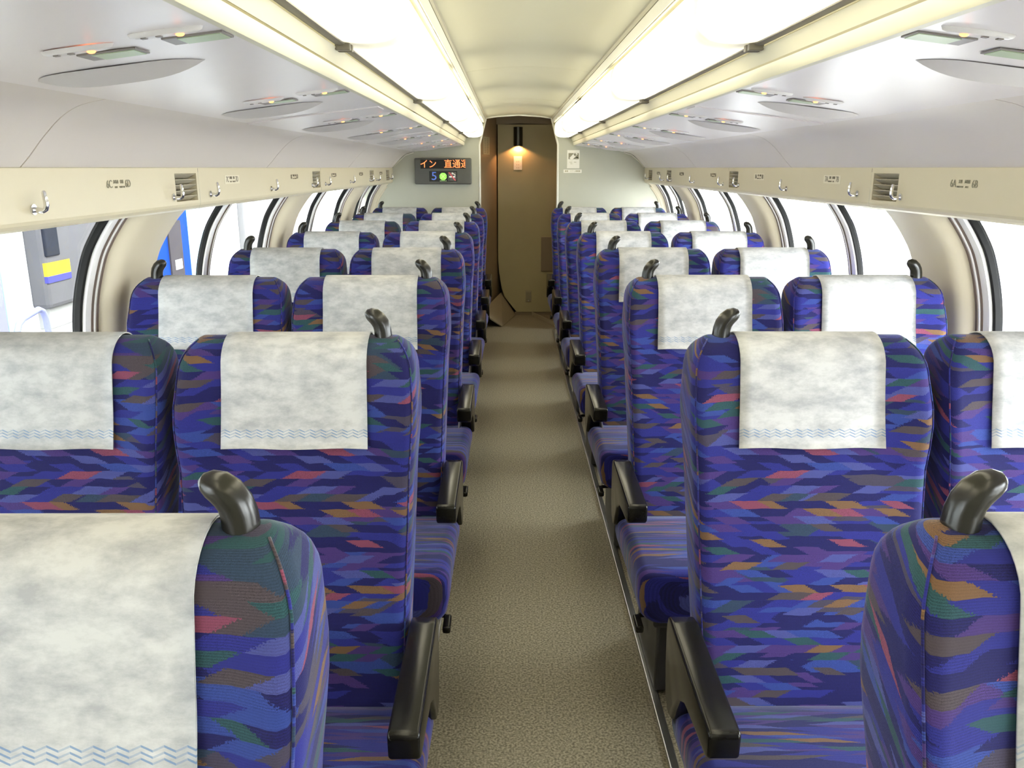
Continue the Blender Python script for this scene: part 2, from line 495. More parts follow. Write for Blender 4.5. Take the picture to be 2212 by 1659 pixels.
for s in (-1, 1):
    cove = smooth_table([(SOF_B[0], SOF_B[1]), (1.03, 1.662), (1.075, 1.637), (1.12, 1.595), (1.155, 1.556), (PX + .003, 1.531)])
    for a, b in zip(cove_seams, cove_seams[1:]):
        msheet('cove_panel', cove, a + .0025, b - .0025, M_COVE, ceiling, s, .012)
    for a, b in zip(sof_seams, sof_seams[1:]):
        msheet('soffit_panel', [SOF_A, (.62, sof_z(.62)), (.80, sof_z(.80) + .002), SOF_B], a + .0015, b - .0015, M_SOFFIT, ceiling, s, .012)
    for y in sof_seams[1:-1]:
        msheet('seam_strip', [(.53, sof_z(.53) - .003), (.97, sof_z(.97) - .003)], y + .03, y + .16, M_SOFFIT, ceiling, s, .004)
    # valance beside the lamps: two cream fins with a groove
    msheet('light_valance', [(.484, 1.795), (.487, 1.790), (.499, 1.764)], Y0, Y1, M_VAL, ceiling, s, .012)
    msheet('valance_lip', [(.501, 1.760), (.504, 1.738), (.508, 1.731), (.518, 1.729)], Y0, Y1, M_VAL, ceiling, s, .01)
    msheet('light_gutter', [(.462, 1.806), (.464, 1.800), (.474, 1.797), (.484, 1.799)], Y0, Y1, M_GUTTER, ceiling, s, .012)
    # trim between centre ceiling and lamp
    msheet('ceiling_edge_trim', [(.294, 1.983), (.302, 1.976), (.304, 1.962)], Y0, Y1, M_EDGE, ceiling, s, .006)
    msheet('ceiling_edge_trim', [(.3055, 1.960), (.309, 1.944), (.313, 1.930)], Y0, Y1, M_TRIM, ceiling, s, .006)
    msheet('lamp_gutter', [(.314, 1.932), (.318, 1.928), (.325, 1.930), (.336, 1.936)], Y0, Y1, M_EDGE, ceiling, s, .006)

# ------------------------------------------------------------------ ceiling lights
M_DIFF = mat('lit_diffuser', (.9, .88, .78), .4, emit=LAMP_COLOR, estr=LAMP_STRENGTH)
_nt = M_DIFF.node_tree      # the tubes stop short of each cover's ends, so the ends glow less
_uv = _nt.nodes.new('ShaderNodeUVMap'); _uv.uv_map = 'UVMap'
_sp = _nt.nodes.new('ShaderNodeSeparateXYZ'); _nt.links.new(_uv.outputs[0], _sp.inputs[0])
_mr = _nt.nodes.new('ShaderNodeMapRange'); _mr.interpolation_type = 'SMOOTHSTEP'
_mr.inputs[1].default_value = 0.0; _mr.inputs[2].default_value = .24; _mr.inputs[3].default_value = .07 * LAMP_STRENGTH; _mr.inputs[4].default_value = LAMP_STRENGTH
_nt.links.new(_sp.outputs[1], _mr.inputs[0]); _nt.links.new(_mr.outputs[0], _nt.nodes['Principled BSDF'].inputs['Emission Strength'])
light_seams = [Y0 + .02, .42, 2.02, 3.60, 5.19, 6.78, Y1 - .01]
for s in (-1, 1):
    for i, (a, b) in enumerate(zip(light_seams, light_seams[1:])):
        where = 'left' if s < 0 else 'right'
        lt = empty('ceiling_light', (s * .40, (a + b) / 2, 1.80))
        ords = ['just behind the camera', 'nearest the camera', 'second', 'third', 'fourth', 'fifth, against the end wall']
        if i == 0: lab = f'lit white light cover {where} of the ceiling, just behind the camera'
        elif i == 5: lab = f'lit white light cover {where} of the ceiling, touching the grey end wall'
        else: lab = f'lit white light cover {where} of the ceiling, {ORD[i-1]} from the camera'
        tag(lt, lab, 'ceiling light', 'lit covers along both sides of the ceiling')
        prof = smooth_table([(.336, 1.926), (.329, 1.900), (.327, 1.862), (.334, 1.828), (.356, 1.808), (.390, 1.800), (.430, 1.799), (.466, 1.803)])
        prof = [(x - .40, z - 1.80) for x, z in prof]
        cx, cz = 0.0, .08
        # rounded ends: profile shrinks towards both ends
        ys = [a + .004, a + .010, a + .022, a + .045, a + .10, a + .26, b - .26, b - .10, b - .045, b - .022, b - .010, b - .004]
        fs = [.86, .93, .98, 1.0, 1.0, 1.0, 1.0, 1.0, 1.0, .98, .93, .86]
        duv = []
        verts, faces = [], []
        n = len(prof)
        for y, f in zip(ys, fs):
            for x, z in prof:
                verts.append((s * (cx + (x - cx) * f), y - (a + b) / 2, cz + (z - cz) * f)); duv.append((0, min(y - a, b - y)))
        for j in range(len(ys) - 1):
            for k in range(n - 1):
                q = (j * n + k, j * n + k + 1, (j + 1) * n + k + 1, (j + 1) * n + k)
                faces.append(q if s > 0 else q[::-1])
        for j in (0, len(ys) - 1):
            c = len(verts); verts.append((0, ys[j] - (a + b) / 2, cz)); duv.append((0, 0))
            for k in range(n - 1):
                faces.append((j * n + k, j * n + k + 1, c))
        mesh_obj('diffuser', verts, faces, M_DIFF, lt, uvs=duv, smooth=True)
        for yy in (a + .015, b - .015):
            if abs(yy - Y1) < .1: continue
            box('clip', s * .052, s * .086, yy - (a + b) / 2 - .008, yy - (a + b) / 2 + .008, -.012, .004, M_GUTTER, lt, bev=.002)

# ------------------------------------------------------------------ side walls, windows, number panels
WALLP = smooth_table([(1.39, 0.60), (1.39, 0.80), (1.385, .95), (1.367, 1.10), (1.332, 1.222), (1.300, 1.285), (1.252, 1.352), (1.205, 1.402)])
def wall_off(d):
    out = []
    n = len(WALLP)
    for i in range(n):
        a = Vector(WALLP[max(i - 1, 0)]); b = Vector(WALLP[min(i + 1, n - 1)])
        t = (b - a).normalized(); nr = Vector((t.y, -t.x))      # outward (+x)
        q = Vector(WALLP[i]) + nr * d
        out.append((q.x, q.y))
    return out
def curved(name, cols, s, m, parent, back=None):
    """cols: list of (y, outward offset): a surface that follows the wall curve; back: offset of its rear face"""
    verts, faces = [], []
    n = len(WALLP)
    offs = {d: wall_off(d) for d in {c[1] for c in cols} | ({back} if back is not None else set())}
    full = list(cols)
    if back is not None:
        full = full + [(cols[-1][0], back), (cols[0][0], back)]
    for y, d in full:
        for x, z in offs[d]: verts.append((s * x, y, z))
    k = len(full)
    for j in range(k if back is not None else k - 1):
        j2 = (j + 1) % k
        for i in range(n - 1):
            faces.append((j * n + i, j * n + i + 1, j2 * n + i + 1, j2 * n + i))
    if back is not None:
        faces.append(tuple(j * n for j in range(k))); faces.append(tuple(j * n + n - 1 for j in range(k))[::-1])
    bm = bmesh.new()
    vs = [bm.verts.new(v) for v in verts]
    for f in faces: bm.faces.new([vs[i] for i in f])
    o = bm_obj(name, bm, m, parent)
    return auto_sharp(o, 38)

WINS = [(-.89, .63), (1.05, 2.57), (2.99, 4.51), (4.93, 6.45), (6.87, 7.86)]
POSTS = [(Y0, -.89), (.63, 1.05), (2.57, 2.99), (4.51, 4.93), (6.45, 6.87)]
VENTS = [2.855, 4.795, 6.735, 7.62]
wi = 0
for s in (-1, 1):
    side = 'left' if s < 0 else 'right'
    wl = mesh_obj('wall_' + side,
                  [(s * 1.395, Y0, 0), (s * 1.395, 9.6, 0), (s * 1.395, 9.6, .62), (s * 1.395, Y0, .62), (s * 1.47, Y0, 0), (s * 1.47, 9.6, 0), (s * 1.47, 9.6, .62), (s * 1.47, Y0, .62)],
                  [(0, 1, 2, 3), (4, 7, 6, 5), (3, 2, 6, 7), (0, 3, 7, 4), (1, 5, 6, 2), (0, 4, 5, 1)], M_LOWER)
    tag(wl, f'{side} side wall under and between the curved windows', kind='structure')
    for a, b in POSTS:
        curved('window_post', [(a + .052, .060), (a + .06, .045), (a + .08, .018), (a + .115, .0), (b - .06, .0), (b - .03, .014), (b - .012, .040), (b - .006, .060)], s, M_POST, wl, back=.10)
    curved('window_post', [(7.92, .05), (7.93, .0), (Y1, .0)], s, M_POST, wl, back=.10)
    for a, b in WINS:
        wi += 1
        w = empty(f'window_{wi}', (0, 0, 0))
        tag(w, f'curved {side} window pair of two glass panes', kind='structure')
        mid = min(a + .66, (a + b) / 2)
        for p, q in ((a + .02, mid - .04), (mid + .04, b - .02)):
            curved('glass_pane', [(p, .070), (q, .070)], s, M_GLASS, w, back=.074)
        def bar(y0, y1, o0, o1, m, nm):
            curved(nm, [(y0, o0), (y1, o0)], s, m, w, back=o1)
        # far end of the pane, seen from the camera
        bar(b - .022, b - .006, .062, .085, M_GASK, 'gasket')
        bar(b - .006, b + .030, .052, .085, M_WHITEFR, 'frame_strip')
        bar(b + .030, b + .036, .047, .085, M_BROWNFR, 'seal')
        bar(b + .036, b + .043, .043, .085, M_WHITEFR, 'frame_strip')
        bar(b + .043, b + .054, .040, .085, M_BROWNFR, 'seal')
        # near end
        bar(a + .006, a + .022, .062, .085, M_GASK, 'gasket')
        bar(a - .012, a + .006, .040, .085, M_WHITEFR, 'frame_strip')
        # mullion
        bar(mid - .052, mid - .042, .063, .085, M_GASK, 'gasket')
        bar(mid - .042, mid + .000, .056, .085, M_WHITEFR, 'frame_strip')
        bar(mid + .000, mid + .006, .052, .085, M_BROWNFR, 'seal')
        bar(mid + .006, mid + .014, .050, .085, M_WHITEFR, 'frame_strip')
        bar(mid + .014, mid + .024, .050, .085, M_BROWNFR, 'seal')
        bar(mid + .024, mid + .045, .058, .085, M_WHITEFR, 'frame_strip')
    # inner sill
    box('window_sill', s * 1.34, s * 1.46, Y0, Y1, .60, .622, M_POST, wl, bev=.006)

    # number panels with the vents, one panel per window bay
    pseams = [Y0, 1.03, 2.97, 4.91, 6.85, Y1]
    for a, b in zip(pseams, pseams[1:]):
        vents = [v for v in VENTS if a < v < b]
        holes = [(v - .095, v + .095) for v in vents]
        a2, b2 = a + .0015, b - .0015
        bm = bmesh.new()
        low = [(PX, 1.412), (PX + .002, 1.404), (PX + .008, 1.396), (PX + .018, 1.390), (PX + .035, 1.388), (PX + .075, 1.388)]
        def face_strip(y0, y1, z0, z1):
            vs = [bm.verts.new((s * PX, y0, z0)), bm.verts.new((s * PX, y1, z0)), bm.verts.new((s * PX, y1, z1)), bm.verts.new((s * PX, y0, z1))]
            bm.faces.new(vs)
        VZ0, VZ1 = 1.422, 1.512
        cuts = [a2]
        for h in holes: cuts += [h[0], h[1]]
        cuts.append(b2)
        for i in range(0, len(cuts) - 1):
            y0, y1 = cuts[i], cuts[i + 1]
            if i % 2 == 0: face_strip(y0, y1, 1.412, 1.53)
            else:
                face_strip(y0, y1, 1.412, VZ0); face_strip(y0, y1, VZ1, 1.53)
                # recess walls
                for (p, q) in (((y0, VZ0), (y1, VZ0)), ((y1, VZ0), (y1, VZ1)), ((y1, VZ1), (y0, VZ1)), ((y0, VZ1), (y0, VZ0))):
                    vs = [bm.verts.new((s * PX, p[0], p[1])), bm.verts.new((s * PX, q[0], q[1])), bm.verts.new((s * (PX + .05), q[0], q[1])), bm.verts.new((s * (PX + .05), p[0], p[1]))]
                    bm.faces.new(vs)
        for (p, q) in zip(low, low[1:]):
            vs = [bm.verts.new((s * p[0], a2, p[1])), bm.verts.new((s * p[0], b2, p[1])), bm.verts.new((s * q[0], b2, q[1])), bm.verts.new((s * q[0], a2, q[1]))]
            bm.faces.new(vs)
        # top ledge
        vs = [bm.verts.new((s * PX, a2, 1.53)), bm.verts.new((s * PX, b2, 1.53)), bm.verts.new((s * (PX + .08), b2, 1.53)), bm.verts.new((s * (PX + .08), a2, 1.53))]
        bm.faces.new(vs)
        bmesh.ops.remove_doubles(bm, verts=bm.verts, dist=.0004)
        pn = bm_obj('number_panel', bm, M_PANEL, wl)
        for v in vents:
            box('vent_back', s * (PX + .046), s * (PX + .056), v - .095, v + .095, VZ0, VZ1, M_DARK, pn)
            for k in range(5):
                zc = VZ0 + .009 + k * .018
                prism('louver', [(s * (PX + .001), zc + .0065), (s * (PX + .003), zc + .0085), (s * (PX + .034), zc - .0075), (s * (PX + .032), zc - .0095)], 'y', v - .093, v + .093, M_LOUV, pn)
        box('panel_bracket', s * (PX + .03), s * (PX + .05), a2 + .01, b2 - .01, 1.515, 1.528, M_FRAME, pn)

    # seat numbers on stickers
    for k in range(6):
        y = 2.36 + PITCH * k
        num = str(6 + k)
        # parent panel: the one that carries it
        panel = [o for o in wl.children if o.name.startswith('number_panel')][min(max(sum(1 for q in pseams[1:-1] if y > q), 0), 4)]
        xs = s * (PX - .0012)
        names = (('C', '通路側', 'AISLE', '窓側', 'WINDOW', 'D') if s < 0 else ('A', '窓側', 'WINDOW', '通路側', 'AISLE', 'B'))
        sgn = 1 if s < 0 else -1
        objs = []
        zc = 1.486
        if k == 1 or (s > 0 and k == 2):
            box('number_sticker', s * (PX - .0008), s * PX, y - .088, y + .088, zc - .016, zc + .016, M_STICK, panel)
        def put(t, size, dy, dz, sx=1.0):
            objs.append(place_text('seat_number', t, size, (xs, y + sgn * dy, zc + dz), side, M_INKL if k == 0 else M_INK, None, sx=sx))
        put(num + names[0], .030, -.056, 0, .92); put(names[1], .011, -.018, .006, .9); put(names[2], .0075, -.018, -.008)
        put(names[3], .011, .018, .006, .9); put(names[4], .0075, .018, -.008); put(num + names[5], .030, .056, 0, .92)
        join_meshes('seat_number', objs, panel)

# ------------------------------------------------------------------ far end wall and vestibule
wf = empty('wall_far', (0, Y1, 0))
tag(wf, 'grey end partition either side of the doorway', kind='structure')
jamb = [(.366, 0), (.366, 1.735), (.362, 1.755), (.352, 1.79), (.304, 1.975), (.304, 2.10)]
for s in (-1, 1):
    poly = [(s * x, z) for x, z in jamb] + [(s * .80, 2.10), (s * 1.2, 1.88), (s * 1.40, 1.55), (s * 1.46, 1.3), (s * 1.46, 0)]
    o = prism('end_panel', poly, 'y', 0, .035, M_WALL, wf)
    tube('door_trim', [(s * (x - .002), .0, z) for x, z in jamb[:-1]], .010, M_TRIM, wf, n=10)
    # thin corner moulding between the wall and the cove
    tube('corner_trim', [(s * x, -.004, z) for x, z in [(.975, 1.668), (1.05, 1.645), (1.12, 1.588), (1.168, 1.537)]], .006, M_TRIM, wf, n=8)
    tube('corner_trim', [(s * (x - .006), -.004, z) for x, z in WALLP if z < 1.37], .010, M_POST, wf, n=8)
hp = [(-.31, 1.972), (-.2, 1.988), (0, 2.0), (.2, 1.988), (.31, 1.972)]
tube('header_trim', [(x, .0, z) for x, z in hp], .008, M_TRIM, wf, n=8)

PY = 8.75
ves = empty('wall_vestibule', (0, PY, 0))
tag(ves, 'brown vestibule walls beyond the doorway', kind='structure')
prism('stair_panel', [(-.205, .60), (-.195, .45), (-.17, .30), (-.14, .20), (-.01, .035), (.42, .035), (.42, 1.955), (0, 1.965), (-.205, 1.955)], 'y', 0, .03, M_BROWN, ves)
box('toe_kick', -.03, .42, .01, .03, 0, .035, M_BROWN2, ves)
box('panel_header', -.40, .60, -.0, .04, 1.955, 2.12, M_BROWN2, ves)
# side wall on the left, slanting back
def wall_plank(name, p, q, z0, z1, m, t=.02):
    p = Vector((p[0], p[1] - PY)); q = Vector((q[0], q[1] - PY)); d = (q - p).normalized(); nn = Vector((-d.y, d.x)) * t
    vs = []
    for z in (z0, z1):
        for w_ in (p, q, q + nn, p + nn): vs.append((w_.x, w_.y, z))
    return mesh_obj(name, vs, [(3, 2, 1, 0), (4, 5, 6, 7), (0, 1, 5, 4), (1, 2, 6, 5), (2, 3, 7, 6), (3, 0, 4, 7)], m, ves)
wall_plank('side_panel', (-.385, 7.99), (-.19, 8.88), 0, 2.12, M_BROWN2)
wall_plank('side_panel', (.425, 7.99), (.425, 8.752), 0, 2.12, M_BROWN, t=-.02)
wall_plank('back_panel', (-.6, 9.2), (.7, 9.2), 0, 2.12, M_BROWN2)
wall_plank('skirting', (.400, 8.00), (.150, 8.735), 0, .040, mat('beige_skirting', (.42, .36, .24), .4, noise=.05), t=-.004)
mesh_obj('kick_plate', [(-.16, 8.08 - PY, .004), (-.02, 8.74 - PY, .004), (-.175, 8.80 - PY, .24), (-.36, 8.02 - PY, .16),
                        (-.17, 8.08 - PY, -.0), (-.03, 8.74 - PY, -.0), (-.185, 8.80 - PY, .23), (-.37, 8.02 - PY, .15)],
         [(0, 1, 2, 3), (7, 6, 5, 4), (0, 4, 5, 1), (1, 5, 6, 2), (2, 6, 7, 3), (3, 7, 4, 0)], mat('kick_plate_vinyl', (.26, .22, .15), .35, noise=.05, nscale=20), ves)
# darker recessed box on the right-hand slanted wall
box('locker_door', .247, .405, -.014, -.0005, .47, .83, M_BROWN2, ves, bev=.004)
for s in (-1, 1):
    box('outer_panel', s * 1.40, s * 1.45, 7.98 - PY, 9.6 - PY, .60, 1.62, M_BROWN2, ves)
box('rear_panel', -1.45, 1.45, 9.55 - PY, 9.6 - PY, 0, 2.19, M_BROWN2, ves)
box('roof_cap', -.7, .7, 7.99 - PY, 9.4 - PY, 2.12, 2.14, M_BROWN2, ves)

# wall behind the camera
wn = box('wall_near', -1.46, 1.46, Y0 - .04, Y0, 0, 2.2, M_WALL)
tag(wn, 'grey partition closing the car behind the camera', kind='structure')

# wall lamp
lamp = empty('wall_lamp', (0.003, PY, 1.745))
tag(lamp, 'black half-cylinder wall lamp glowing amber on the brown panel', 'wall lamp')
half = [(-.047, 0)] + [(-.047 * math.cos(math.pi * k / 14), -.055 * math.sin(math.pi * k / 14)) for k in range(1, 14)] + [(.047, 0)]
bm = bmesh.new()
inner = [(x * .9, y * .9) for x, y in half]
for ring in (half, inner):
    pass
ra = [bm.verts.new((x, y, .0)) for x, y in half]; rb = [bm.verts.new((x, y, .185)) for x, y in half]; rc = [bm.verts.new((x, y, 0)) for x, y in inner]; rd = [bm.verts.new((x, y, .178)) for x, y in inner]
for i in range(len(half) - 1):
    bm.faces.new((ra[i], ra[i + 1], rb[i + 1], rb[i])); bm.faces.new((rc[i], rd[i], rd[i + 1], rc[i + 1])); bm.faces.new((ra[i], rc[i], rc[i + 1], ra[i + 1]))
bm.faces.new(rb[::-1]); bm.faces.new(rd)
auto_sharp(bm_obj('shade', bm, M_GRIP, lamp), 40)
v, f = tube_geo([(0, -.024, .05), (0, -.024, .07), (0, -.024, .10)], [.010, .016, .010], n=10)
mesh_obj('bulb', v, f, mat('amber_bulb', (1, .7, .4), .5, emit=(1.0, .50, .20), estr=10.0), lamp, smooth=True)
ld = bpy.data.lights.new('lamp_glow', 'SPOT'); ld.energy = 6.5; ld.color = (1.0, .48, .20); ld.spot_size = R(142); ld.spot_blend = .25; ld.shadow_soft_size = .012
lo = bpy.data.objects.new('lamp_glow', ld); lo.location = (0, -.03, .002); C.objects.link(lo); lo.parent = lamp

# notices
def notice(name, label, x0, x1, z0, z1, y, lines, m=M_PAPER, vertical=False, mi=M_INKL):
    o = empty(name, ((x0 + x1) / 2, y, z0))
    tag(o, label, 'notice')
    w, h = (x1 - x0) / 2, z1 - z0
    box('sheet', -w, w, -.002, 0, 0, h, m, o)
    return o, w, h
def print_bars(o, rects, m, nm='print'):
    bm = bmesh.new()
    for (a, b, c, d) in rects: add_box(bm, a, b, -.0027, -.0019, c, d)
    p = bm_obj(nm, bm, m, o)
    if len(rects) > 1: p['kind'] = 'stuff'
    return p
n1, w, h = notice('paper_notice', 'small white paper notice under the wall lamp', -.042, .044, 1.510, 1.645, PY - .0005, 4)
random.seed(3)
print_bars(n1, [(-.03 + .018 * k, -.026 + .018 * k, .012 + .03 * j + (0.02 if k in (0, 3) else 0), .030 + .03 * j) for k in range(4) for j in range(3 if k in (1, 2) else 2)], mat('pale_ink', (.45, .33, .2), .6, noise=.05))
n2, w, h = notice('phone_sticker', 'white mobile-phone etiquette sticker on the right end wall', .451, .566, 1.526, 1.689, Y1 - .0005, 2)
print_bars(n2, [(-.046, .050, .082, .136)], M_INKL, 'picture_panel')
bm = bmesh.new(); add_box(bm, -.016, .016, -.0034, -.0026, -.040, .040, .004, 2)
bmesh.ops.rotate(bm, verts=bm.verts, cent=(0, 0, 0), matrix=Matrix.Rotation(R(45), 3, 'Y')); bmesh.ops.translate(bm, verts=bm.verts, vec=(.002, 0, .110))
bm_obj('phone_picture', bm, M_PAPER, n2)
bm = bmesh.new(); add_box(bm, -.010, .010, -.0042, -.0033, .008, .028)
bmesh.ops.rotate(bm, verts=bm.verts, cent=(0, 0, 0), matrix=Matrix.Rotation(R(45), 3, 'Y')); bmesh.ops.translate(bm, verts=bm.verts, vec=(.002, 0, .110))
bm_obj('phone_screen', bm, M_INKL, n2)
for _r in [(-.036, -.010, .052, .057), (.006, .028, .052, .058), (-.028, -.008, .038, .043)]: print_bars(n2, [_r], mat('faint_ink', (.5, .48, .36), .6, noise=.05))
print_bars(n2, [(.020, .044, .092, .099)], M_PAPER, 'white_print')
n3, w, h = notice('text_sticker', 'narrow white text sticker just below the phone sticker', .419, .588, 1.484, 1.514, Y1 - .0005, 1)
place_text('lettering', '■■　ステム■■■', .020, (0, -.0022, .015), 'near', mat('faded_ink', (.42, .39, .26), .6, noise=.05), n3, sx=.85)['kind'] = 'stuff'
n4 = empty('instruction_plate', (0, 0, 0))
tag(n4, 'tall narrow pale notice on the dark wall left of the doorway', 'notice')
dq = Vector((-.19 + .385, 8.88 - 7.99)).normalized()
def onwall(t, off): p = Vector((-.385, 7.99)) + dq * t; q = p + Vector((dq.y, -dq.x)) * off; return q
n4.location = (*onwall(.34, .001), 1.655)
n4.rotation_euler = (0, 0, math.atan2(dq.y, dq.x))
M_PLATE = mat('pale_plate', (.36, .33, .22), .5, noise=.03)
box('sheet', -.13, .13, -.003, 0, 0, .165, M_PLATE, n4)
bm = bmesh.new()
for c in (-.05, .05):
    for j in range(9): add_box(bm, c - .03, c + .02 + .01 * (j % 2), -.0038, -.0028, .014 + .016 * j, .023 + .016 * j)
bm_obj('print', bm, M_INKL, n4)['kind'] = 'stuff'
so = empty('power_socket', (.117, PY - .0005, .145)); tag(so, 'small covered wall socket low on the brown panel', 'socket')
box('cover_plate', -.031, .031, -.008, 0, 0, .12, mat('socket_beige', (.30, .26, .16), .4, noise=.03), so, bev=.003)
box('flap', -.025, .025, -.012, -.007, .018, .104, mat('socket_flap', (.25, .22, .14), .35, noise=.03), so, bev=.002)
box('latch', -.006, .006, -.014, -.008, .008, .016, M_STEEL, so, bev=.002)

# ------------------------------------------------------------------ information display
sg = empty('information_display', (-.7025, Y1 - .0005, 1.38))
tag(sg, 'charcoal information display with orange LED text on the end wall', 'display sign')
hw = .2635
prism('case', [(-hw, 0), (hw - .03, 0), (hw, 0), (hw, .238), (-hw, .238)], 'y', -.055, 0, M_SIGN, sg, bev=.012, seg=3)
box('led_screen', -.207, .208, -.0562, -.0535, .142, .222, M_SIGNB, sg)
box('icon_screen', -.128, .130, -.0562, -.0535, .026, .120, M_SIGNB, sg, bev=.0008)
M_LED = mat('orange_led', (.9, .25, .08), .5, emit=(1.0, .20, .055), estr=1.5)
place_text('led_text', 'イン', .082, (-.135, -.0565, .180), 'near', M_LED, sg, sx=.95)
place_text('led_text', '直通運', .082, (.126, -.0565, .180), 'near', M_LED, sg, sx=.95, clip=.086)
place_text('car_number', '5', .105, (-.083, -.0568, .073), 'near', mat('blue_led', (.08, .14, .42), .5, emit=(.06, .12, .45), estr=.7), sg, sx=1.1)
M_GRN = mat('green_led', (.25, .7, .1), .5, emit=(.22, .72, .06), estr=.8)
oct_ = [(.033 * math.cos(R(22.5 + 45 * k)) * 1.06, .072 + .033 * math.sin(R(22.5 + 45 * k)) * 1.06) for k in range(8)]
prism('clover_mark', oct_, 'y', -.0572, -.056, M_GRN, sg)
bm = bmesh.new()
for a in (45, -45):
    b2 = bmesh.new(); add_box(b2, -.034, .034, -.0578, -.0570, -.0014, .0014)
    bmesh.ops.rotate(b2, verts=b2.verts, cent=(0, 0, 0), matrix=Matrix.Rotation(R(a), 3, 'Y')); bmesh.ops.translate(b2, verts=b2.verts, vec=(0, 0, .072))
    me_ = bpy.data.meshes.new('t'); b2.to_mesh(me_); b2.free(); bm.from_mesh(me_); bpy.data.meshes.remove(me_)
M_PG = mat('pale_green_led', (.6, .9, .4), .5, emit=(.5, .9, .25), estr=.8)
bm_obj('clover_cross', bm, M_PG, sg)
box('clover_underline', -.032, .032, -.0572, -.056, .030, .035, mat('dull_green_led', (.25, .35, .15), .5, emit=(.2, .35, .1), estr=.4), sg)
box('no_smoking_tile', .046, .122, -.0568, -.0558, .032, .112, mat('grey_tile', (.10, .10, .09), .5, noise=.05), sg)
M_RED = mat('red_slash', (.45, .07, .08), .5, emit=(.5, .06, .07), estr=.4)
prism('red_slash', [(.048, .110), (.062, .110), (.120, .036), (.106, .036)], 'y', -.0574, -.0566, M_RED, sg)
M_WHT = mat('white_led', (.8, .8, .7), .5, emit=(.8, .8, .65), estr=.6)
bm = bmesh.new(); add_box(bm, .056, .080, -.0580, -.0570, .064, .074); add_box(bm, .092, .112, -.0580, -.0570, .064, .074); bm_obj('cigarette_mark', bm, M_WHT, sg)
tube('smoke_mark', [(.108, -.0575, .078), (.112, -.0575, .088), (.100, -.0575, .094), (.092, -.0575, .100), (.084, -.0575, .108), (.080, -.0575, .100), (.090, -.0575, .092)], .0022, M_WHT, sg, n=6)

# ------------------------------------------------------------------ coat hooks
HOOKS = [1.92, 2.73, 3.07, 3.86, 4.67, 5.01, 5.80, 6.61, 6.95, 7.70]
for s in (-1, 1):
    ys = HOOKS if s < 0 else HOOKS[1:]
    for i, y in enumerate(ys):
        hk = empty('coat_hook', (s * PX, y, 1.432))
        side = 'left' if s < 0 else 'right'
        tag(hk, f'chrome coat hook on the {side} number panel, {ORD[i]} from the camera', 'hook', 'chrome coat hooks along the number panels')
        v, f = tube_geo([(0, 0, .006), (-s * .004, 0, .006)], [.012, .012], n=14)
        mesh_obj('base_plate', v, f, M_CHROME, hk)
        pts = [(0, 0, .006), (-s * .014, 0, .004), (-s * .023, 0, .003), (-s * .030, 0, .007), (-s * .033, 0, .016), (-s * .032, 0, .030), (-s * .030, 0, .044), (-s * .0295, 0, .048)]
        tube('hook_arm', pts, [.0065, .0065, .0062, .006, .006, .0055, .005, .003], M_CHROME, hk, n=10)

